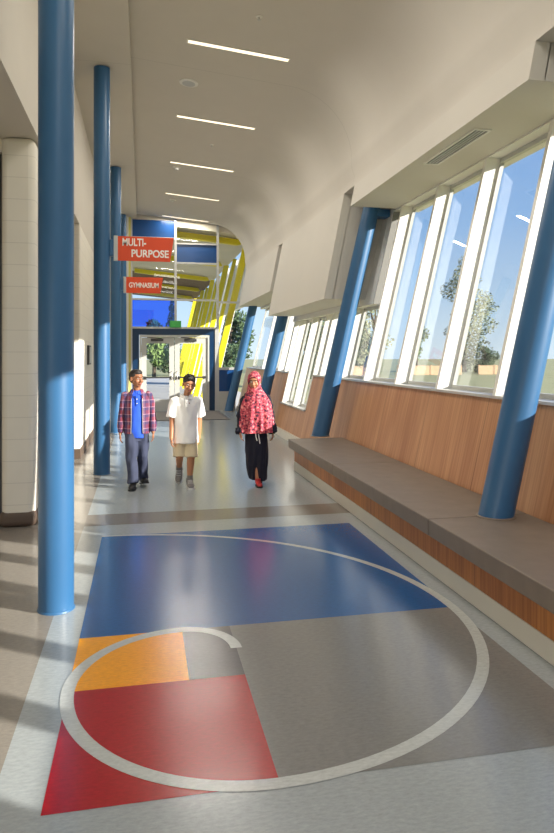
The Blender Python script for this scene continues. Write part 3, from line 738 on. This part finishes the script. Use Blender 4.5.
# --- boy in the plaid jacket
def boy_plaid():
    r = thing('person', 'boy in an open red plaid jacket, blue shirt and dark jeans', 'person', (-.06, 8.06, 0))
    hc = Vector((-.005, -.02, 1.315)); rot = Matrix.Rotation(R(38), 3, 'Z') @ Matrix.Rotation(R(2), 3, 'X')
    B = MB(); head(B, hc, .98, rot)
    B.rc((0, .0, 1.13), (0, -.002, 1.25), .043, .042)
    loft(B, [(0, 0, .68, .10, .08), (0, 0, .80, .105, .08), (0, 0, .95, .115, .082), (0, 0, 1.06, .125, .082), (0, 0, 1.13, .10, .06), (0, 0, 1.16, .05, .045)])
    LA = [(.135, 0, 1.105), (.178, .018, .875), (.193, -.035, .665)]; RA = [(-.135, 0, 1.105), (-.180, .012, .875), (-.196, -.02, .655)]
    for A in (LA, RA):
        B.rc(A[0], A[1], .042, .032); B.rc(A[1], A[2], .032, .022)
    hand(B, LA[2], (.03, -.12, -1), (0, 1, -.1), (-1, -.1, 0), .92, 18); hand(B, RA[2], (-.05, -.10, -1), (0, 1, -.1), (1, -.1, 0), .92, 24)
    RL = [(-.068, 0, .72), (-.062, -.075, .385), (-.045, -.10, .085)]; LL = [(.068, 0, .72), (.066, -.01, .385), (.070, .115, .095)]
    for A in (RL, LL): B.rc(A[0], A[1], .068, .047); B.rc(A[1], A[2], .047, .032)
    remeshed(B, 'body', M['skin1'], r, .0042, 3)
    face_parts(r, hc, .98, rot)
    H = MB(); P = lambda p: hc+rot @ (Vector(p)*.98)
    H.ell(P((0, .020, .040)), (.0765, .091, .073), rot); H.ell(P((0, .055, .0)), (.066, .052, .062), rot); H.ell(P((0, -.022, .078)), (.056, .052, .034), rot)
    remeshed(H, 'hair', M['hair'], r, .005, 2, fold(.004, 60, 2))
    # blue shirt
    S = MB(); loft(S, [(0, 0, .600, .135, .098), (0, -.003, .66, .133, .100), (0, -.005, .80, .124, .098), (0, -.004, .95, .128, .098), (0, 0, 1.07, .135, .094), (0, 0, 1.13, .10, .07), (0, 0, 1.165, .055, .052)])
    S.rc((-.11, 0, 1.09), (-.135, 0, 1.03), .04, .035); S.rc((.11, 0, 1.09), (.135, 0, 1.03), .04, .035)
    sh = remeshed(S, 'shirt', M['bluesh'], r, .007, 3, fold(.010, 14, 1))
    cm = MB()
    for q in (1, -1): cm.hexa([(0.004*q, -.072, 1.125), (.055*q, -.068, 1.12), (.060*q, -.03, 1.17), (.018*q, -.054, 1.165), (0.006*q, -.080, 1.13), (.058*q, -.078, 1.122), (.066*q, -.034, 1.178), (.020*q, -.060, 1.172)])
    cm.box(-.010, .010, -.106, -.094, .99, 1.12)
    cm.build('collar', M['bluesh'], sh)
    for k in range(2): MB().ell((0, -.107, 1.02+.05*k), (.006, .003, .006), None, 10).build('button', M['letter'], sh)
    # jacket: open-fronted shell and sleeves
    J = MB(); na = 30
    zs = [(.655, .158, .112, 28), (.68, .156, .114, 27), (.78, .150, .112, 26), (.90, .152, .112, 25), (1.0, .158, .112, 24), (1.08, .158, .106, 24), (1.125, .132, .090, 26), (1.155, .088, .072, 32), (1.185, .070, .064, 36)]
    rows = []
    for i, (z, rx, ry, op) in enumerate(zs):
        row = []
        for k in range(na+1):
            a = R(-90+op+(360-2*op)*k/na); wv = 1+.025*math.sin(5*a+z*9)
            row.append((rx*wv*math.cos(a), ry*wv*math.sin(a), z))
        rows.append(row)
    for inner in (0, 1):
        pass
    b0 = len(J.v)
    for row in rows: J.v += row
    for row in rows: J.v += [(x*.93, y*.93, z) for x, y, z in row]
    W_ = na+1; N_ = W_*len(rows)
    for i in range(len(rows)-1):
        for k in range(na):
            a = i*W_+k; J.f.append([a, a+1, a+W_+1, a+W_]); J.m.append(None)
            J.f.append([a+N_+W_, a+N_+W_+1, a+N_+1, a+N_]); J.m.append(None)
        for k in (0, na):
            a = i*W_+k; J.f.append([a, a+W_, a+W_+N_, a+N_]); J.m.append(None)
    for i in (0, len(rows)-1):
        for k in range(na):
            a = i*W_+k; J.f.append([a, a+1, a+1+N_, a+N_]); J.m.append(None)
    jk = J.build('jacket', M['plaid'], r, smooth=True)
    for A, q in ((LA, 1), (RA, -1)):
        S = MB(); w1 = Vector(A[1]); w2 = Vector(A[2])
        S.tube([(.105*q, 0, 1.135), (.135*q, 0, 1.115), (.155*q, .004, 1.03), w1.lerp(Vector(A[0]), .25), w1, w1.lerp(w2, .35), w1.lerp(w2, .6), w1.lerp(w2, .8), w1.lerp(w2, .97)],
               [.035, .052, .054, .049, .048, .045, .047, .040, .037], 20)
        remeshed(S, 'sleeve', M['plaid'], jk, .008, 2, fold(.012, 16, 3*q))
    Z = MB()
    for q in (1, -1):
        Z.tube([(.070*q, -.101, .66), (.066*q, -.103, .8), (.066*q, -.103, .98), (.064*q, -.099, 1.08)], .0035, 8)
    Z.build('zip_edge', M['chrome'], jk)
    # jeans
    Jn = MB(); loft(Jn, [(0, 0, .56, .128, .092), (0, 0, .66, .132, .095), (0, 0, .76, .122, .088)])
    for A in (RL, LL):
        a, k, e = [Vector(p) for p in A]
        Jn.tube([a+Vector((0, 0, .02)), a.lerp(k, .4), k, k.lerp(e, .4), k.lerp(e, .75), k.lerp(e, 1.04)], [.076, .080, .068, .064, .062, .066], 20)
    remeshed(Jn, 'jeans', M['jeans'], r, .007, 3, fold(.016, 15, 5))
    shoe(r, (RL[2][0], RL[2][1], .078), (-.12, -1), 0, M['black'], M['black'], 1.0)
    shoe(r, (LL[2][0], LL[2][1], .092), (.25, -1), -12, M['black'], M['black'], 1.0)
    return r
boy_plaid()

# --- boy in the white polo
def boy_polo():
    r = thing('person', 'boy in a white polo shirt and khaki shorts walking between the other two children', 'person', (.525, 8.0, 0))
    hc = Vector((.035, -.045, 1.245)); rot = Matrix.Rotation(R(6), 3, 'Z') @ Matrix.Rotation(R(12), 3, 'X') @ Matrix.Rotation(R(4), 3, 'Y')
    B = MB(); head(B, hc, .98, rot)
    B.rc((.005, .0, 1.06), (.025, -.02, 1.18), .046, .044)
    loft(B, [(0, 0, .64, .105, .085), (0, 0, .76, .11, .085), (0, 0, .90, .118, .085), (0, 0, 1.01, .125, .084), (0, 0, 1.07, .10, .06), (.005, 0, 1.10, .05, .045)])
    LA = [(.140, .005, 1.04), (.168, .05, .80), (.160, .04, .585)]; RA = [(-.140, 0, 1.04), (-.168, -.01, .81), (-.180, -.085, .60)]
    for A in (LA, RA): B.rc(A[0], A[1], .044, .033); B.rc(A[1], A[2], .034, .0235)
    hand(B, LA[2], (-.05, .05, -1), (.2, 1, 0), (-1, .2, 0), .92, 25); hand(B, RA[2], (-.02, -.25, -1), (0, 1, -.2), (1, 0, 0), .92, 22)
    LL = [(.068, 0, .70), (.058, -.075, .375), (.040, -.075, .09)]; RL = [(-.068, 0, .70), (-.078, -.045, .38), (-.070, .20, .19)]
    for A in (RL, LL): B.rc(A[0], A[1], .068, .048); B.rc(A[1], Vector(A[1]).lerp(Vector(A[2]), .35)+Vector((0, .012, 0)), .046, .046); B.rc(Vector(A[1]).lerp(Vector(A[2]), .35)+Vector((0, .012, 0)), A[2], .046, .030)
    remeshed(B, 'body', M['skin2'], r, .0042, 3)
    face_parts(r, hc, .98, rot)
    H = MB(); P = lambda p: hc+rot @ (Vector(p)*.98)
    H.ell(P((0, .020, .048)), (.079, .090, .074), rot); H.ell(P((0, .055, .0)), (.068, .05, .060), rot); H.ell(P((0, -.032, .086)), (.058, .047, .032), rot)
    rnd = random.Random(4)
    for k in range(26):
        a = rnd.uniform(0, 6.28); q = rnd.uniform(0, .05)
        p = P((q*math.cos(a)*1.1, -.01+q*math.sin(a)*1.2, .108)); H.rc(p, p+rot @ Vector((rnd.uniform(-.012, .012), -.014, .020)), .011, .005, 8)
    remeshed(H, 'hair', M['hair'], r, .0048, 1, fold(.004, 60, 8))
    S = MB(); loft(S, [(0, -.016, .535, .156, .132), (0, -.014, .60, .152, .128), (0, -.006, .72, .142, .114), (0, 0, .88, .140, .104), (0, 0, .99, .145, .100), (0, 0, 1.06, .115, .078), (.004, 0, 1.10, .062, .058)])
    S.tube([(.09, 0, 1.065), (.14, .002, 1.04), (.158, .012, .97), (.172, .028, .86), (.174, .03, .845)], [.042, .062, .066, .068, .066], 20)
    S.tube([(-.09, 0, 1.065), (-.14, 0, 1.04), (-.158, 0, .97), (-.174, -.006, .86), (-.176, -.006, .845)], [.042, .062, .066, .068, .066], 20)
    sh = remeshed(S, 'polo_shirt', M['polo'], r, .007, 3, fold(.016, 13, 11))
    cm = MB()
    for q in (1, -1): cm.hexa([(.004*q+.004, -.074, 1.065), (.065*q+.004, -.070, 1.06), (.068*q+.004, -.01, 1.115), (.03*q+.004, -.052, 1.11), (.006*q+.004, -.086, 1.07), (.068*q+.004, -.082, 1.064), (.076*q+.004, -.014, 1.122), (.034*q+.004, -.060, 1.118)])
    cm.tube([(.07, 0, 1.10), (.05, .05, 1.115), (0, .07, 1.12), (-.045, .05, 1.115), (-.066, 0, 1.10)], .011, 8)
    cm.box(-.010, .018, -.114, -.098, .94, 1.06)
    cm.build('collar', M['polo'], sh)
    for k in range(2): MB().ell((.004, -.116, .97+.045*k), (.005, .003, .005), None, 10).build('button', M['grey'], sh)
    T = MB(); loft(T, [(0, 0, .54, .132, .096), (0, 0, .62, .134, .098), (0, 0, .70, .124, .09)])
    for A in (RL, LL):
        a, k = Vector(A[0]), Vector(A[1])+Vector((0, 0, -.02))
        T.tube([a, a.lerp(k, .35), a.lerp(k, .7), a.lerp(k, .98)], [.072, .080, .080, .082], 22)
    remeshed(T, 'shorts', M['khaki'], r, .007, 2, fold(.012, 15, 14))
    for A in (LL, RL):
        e = Vector(A[2]); k = Vector(A[1]); d = (k-e).normalized()
        MB().tube([e, e+d*.055], [.034, .036], 16).build('sock', M['sneaker'], r, smooth=True)
    shoe(r, (LL[2][0], LL[2][1], .080), (.05, -1), 0, M['sneaker'], M['sole'], 1.05, 'sneaker', True)
    shoe(r, (RL[2][0], RL[2][1], .180), (-.18, -1), 42, M['sneaker'], M['sole'], 1.05, 'sneaker', True)
    return r
boy_polo()

# --- girl in the scarf
def girl():
    r = thing('person', 'girl in a long pink patterned headscarf and dark skirt, walking nearest the windows', 'person', (1.385, 7.95, 0))
    hc = Vector((-.03, -.035, 1.275)); rot = Matrix.Rotation(R(-16), 3, 'Z') @ Matrix.Rotation(R(8), 3, 'X')
    B = MB(); head(B, hc, .95, rot)
    B.rc((0, 0, 1.09), (-.02, -.01, 1.21), .045, .042)
    loft(B, [(0, 0, .66, .10, .08), (0, 0, .80, .10, .08), (0, 0, .95, .11, .08), (0, 0, 1.05, .12, .08), (0, 0, 1.11, .09, .06)])
    LA = [(.13, 0, 1.06), (.19, .02, .83), (.205, -.03, .645)]; RA = [(-.13, 0, 1.06), (-.19, .01, .84), (-.205, -.05, .655)]
    for A in (LA, RA): B.rc(A[0], A[1], .04, .03); B.rc(A[1], A[2], .03, .021)
    hand(B, LA[2], (.0, -.15, -1), (0, 1, -.1), (-1, 0, 0), .9, 24); hand(B, RA[2], (.05, -.15, -1), (0, 1, -.1), (1, 0, 0), .9, 24)
    FL = [(-.03, 0, .66), (-.01, -.055, .36), (.0, -.11, .08)]; FR = [(.06, 0, .66), (.05, .02, .36), (.055, .15, .12)]
    for A in (FL, FR): B.rc(A[0], A[1], .065, .045); B.rc(A[1], A[2], .045, .028)
    remeshed(B, 'body', M['skin3'], r, .0042, 3)
    face_parts(r, hc, .95, rot)
    # scarf: hood, shoulders and a cape to the thighs, left open around the face
    K_ = MB(); P = lambda p: hc+rot @ (Vector(p)*.95)
    K_.ell(P((0, .028, .022)), (.088, .093, .100), rot); K_.ell(P((0, .026, -.06)), (.083, .078, .08), rot); K_.ell(P((0, -.022, -.125)), (.075, .072, .05), rot)
    loft(K_, [(0, -.01, .640, .238, .155), (0, -.01, .70, .228, .152), (0, -.008, .85, .205, .142), (0, -.005, .98, .192, .130), (0, 0, 1.06, .176, .114), (-.008, 0, 1.115, .135, .098), (-.012, 0, 1.15, .105, .090), (-.02, -.005, 1.20, .088, .086)])
    def df(co, n):
        t = max(0, min(1, (1.12-co.z)/.45)); a = math.atan2(co.y, co.x)
        f = (math.sin(a*9+co.z*2.2)+.6*math.sin(a*15-co.z*5))*.016*t
        return Vector((n.x, n.y, 0))*f+n*noise.noise(co*16)*.008
    sc = remeshed(K_, 'headscarf', M['floral'], r, .0062, 3, df)
    ring = []
    for k in range(29):
        a = 2*math.pi*k/28; ring.append(P((.064*math.cos(a), -.054+.016*math.cos(2*a), -.012+.086*math.sin(a))))
    MB().tube(ring, .0125, 10).build('face_edge', M['floral'], sc, smooth=True)
    for A, q in ((LA, 1), (RA, -1)):
        S = MB(); w0, w1, w2 = [Vector(p) for p in A]
        S.tube([w0+Vector((-.03*q, 0, .035)), w0, w1, w1.lerp(w2, .6), w1.lerp(w2, .82), w1.lerp(w2, .95), w1.lerp(w2, 1.06)], [.04, .056, .048, .042, .046, .060, .052], 22)
        S.tube([w1.lerp(w2, .72), w1.lerp(w2, .80), w1.lerp(w2, .86)], [.04, .058, .05], 22)
        remeshed(S, 'sleeve_cuff', M['skirt'], r, .006, 1, fold(.022, 40, 2*q))
    S = MB(); loft(S, [(.024, .0, .065, .100, .128), (.020, -.004, .11, .112, .13), (.01, -.01, .25, .128, .13), (0, -.01, .42, .142, .13), (0, 0, .60, .140, .112), (0, 0, .76, .115, .09)])
    def ds(co, n):
        t = max(0, min(1, (.7-co.z)/.5)); a = math.atan2(co.y, co.x)
        return Vector((n.x, n.y, 0))*(math.sin(a*5+co.z*5)+.5*math.sin(a*11-co.z*9))*.014*t+Vector((0, 0, -.05*max(0, co.x)*4*(co.z < .2)))
    sk = remeshed(S, 'skirt', M['skirt'], r, .0068, 3, ds)
    T = MB()
    for q in (0, .035): T.tube([(-.03+q, -.132, .66), (-.025+q, -.146, .60), (-.012+q, -.150, .555-q)], .006, 8)
    T.build('tie_cord', M['letter'], sk)
    shoe(r, (FL[2][0], FL[2][1]-.03, .067), (.05, -1), 0, M['redshoe'], M['black'], .84)
    shoe(r, (FR[2][0], FR[2][1], .11), (.1, -1), 22, M['redshoe'], M['black'], .84)
    return r
girl()

# ------------------------------------------------------------------ light, sky, camera
sun = bpy.data.lights.new('sun', 'SUN'); sun.energy = 11; sun.angle = R(.6); sun.color = (1, .945, .86)
so = bpy.data.objects.new('sun', sun); C.objects.link(so)
so.rotation_euler = Vector((-2.65, 1.62, -1)).to_track_quat('-Z', 'Y').to_euler()
for i in range(-4, 5):  # negative i: unseen fill lamps added ahead of the slot lights, made wider
    a = bpy.data.lights.new('slot_and_fill_lamp', 'AREA'); a.shape = 'RECTANGLE'; a.size = 1.25; a.size_y = .1 if i >= 0 else 1.0; a.energy = 38; a.color = (1, .94, .85)
    o = bpy.data.objects.new('slot_and_fill_lamp', a); C.objects.link(o); o.location = (1.2, 8.13+2.58*i, zc(1.2)-.02); o.rotation_euler = (0, math.atan(.094), 0)

W = bpy.data.worlds.new('sky'); bpy.context.scene.world = W; W.use_nodes = True
t = W.node_tree; n = t.nodes; bg = n['Background']
tc = n.new('ShaderNodeTexCoord'); sx_ = n.new('ShaderNodeSeparateXYZ'); t.links.new(tc.outputs['Generated'], sx_.inputs[0])
rp = n.new('ShaderNodeValToRGB'); t.links.new(sx_.outputs[2], rp.inputs[0])
e = rp.color_ramp.elements
e[0].position = 0; e[0].color = lin((206, 224, 236)); e[1].position = 1; e[1].color = lin((70, 120, 205))
for p, c in ((.06, (190, 216, 238)), (.2, (142, 184, 232)), (.42, (104, 154, 224))):
    x = e.new(p); x.color = lin(c)
t.links.new(rp.outputs[0], bg.inputs['Color']); bg.inputs['Strength'].default_value = 1.2

cam = bpy.data.cameras.new('camera'); co = bpy.data.objects.new('camera', cam); C.objects.link(co)
cam.sensor_fit = 'HORIZONTAL'; cam.sensor_width = 36; cam.lens = 650/554*36
cam.shift_y = -61.5/554; cam.clip_end = 1000; cam.clip_start = .05
co.location = (0, 0, 1.6); co.rotation_euler = (R(90), 0, -math.atan(135/650))
s = bpy.context.scene; s.camera = co
s.view_settings.view_transform = 'Standard'; s.view_settings.look = 'None'; s.view_settings.exposure = 0.06
s.cycles.max_bounces = 10; s.cycles.diffuse_bounces = 6; s.cycles.transparent_max_bounces = 24; s.cycles.use_denoising = True
s.cycles.caustics_reflective = False; s.cycles.caustics_refractive = False; s.cycles.sample_clamp_indirect = 6
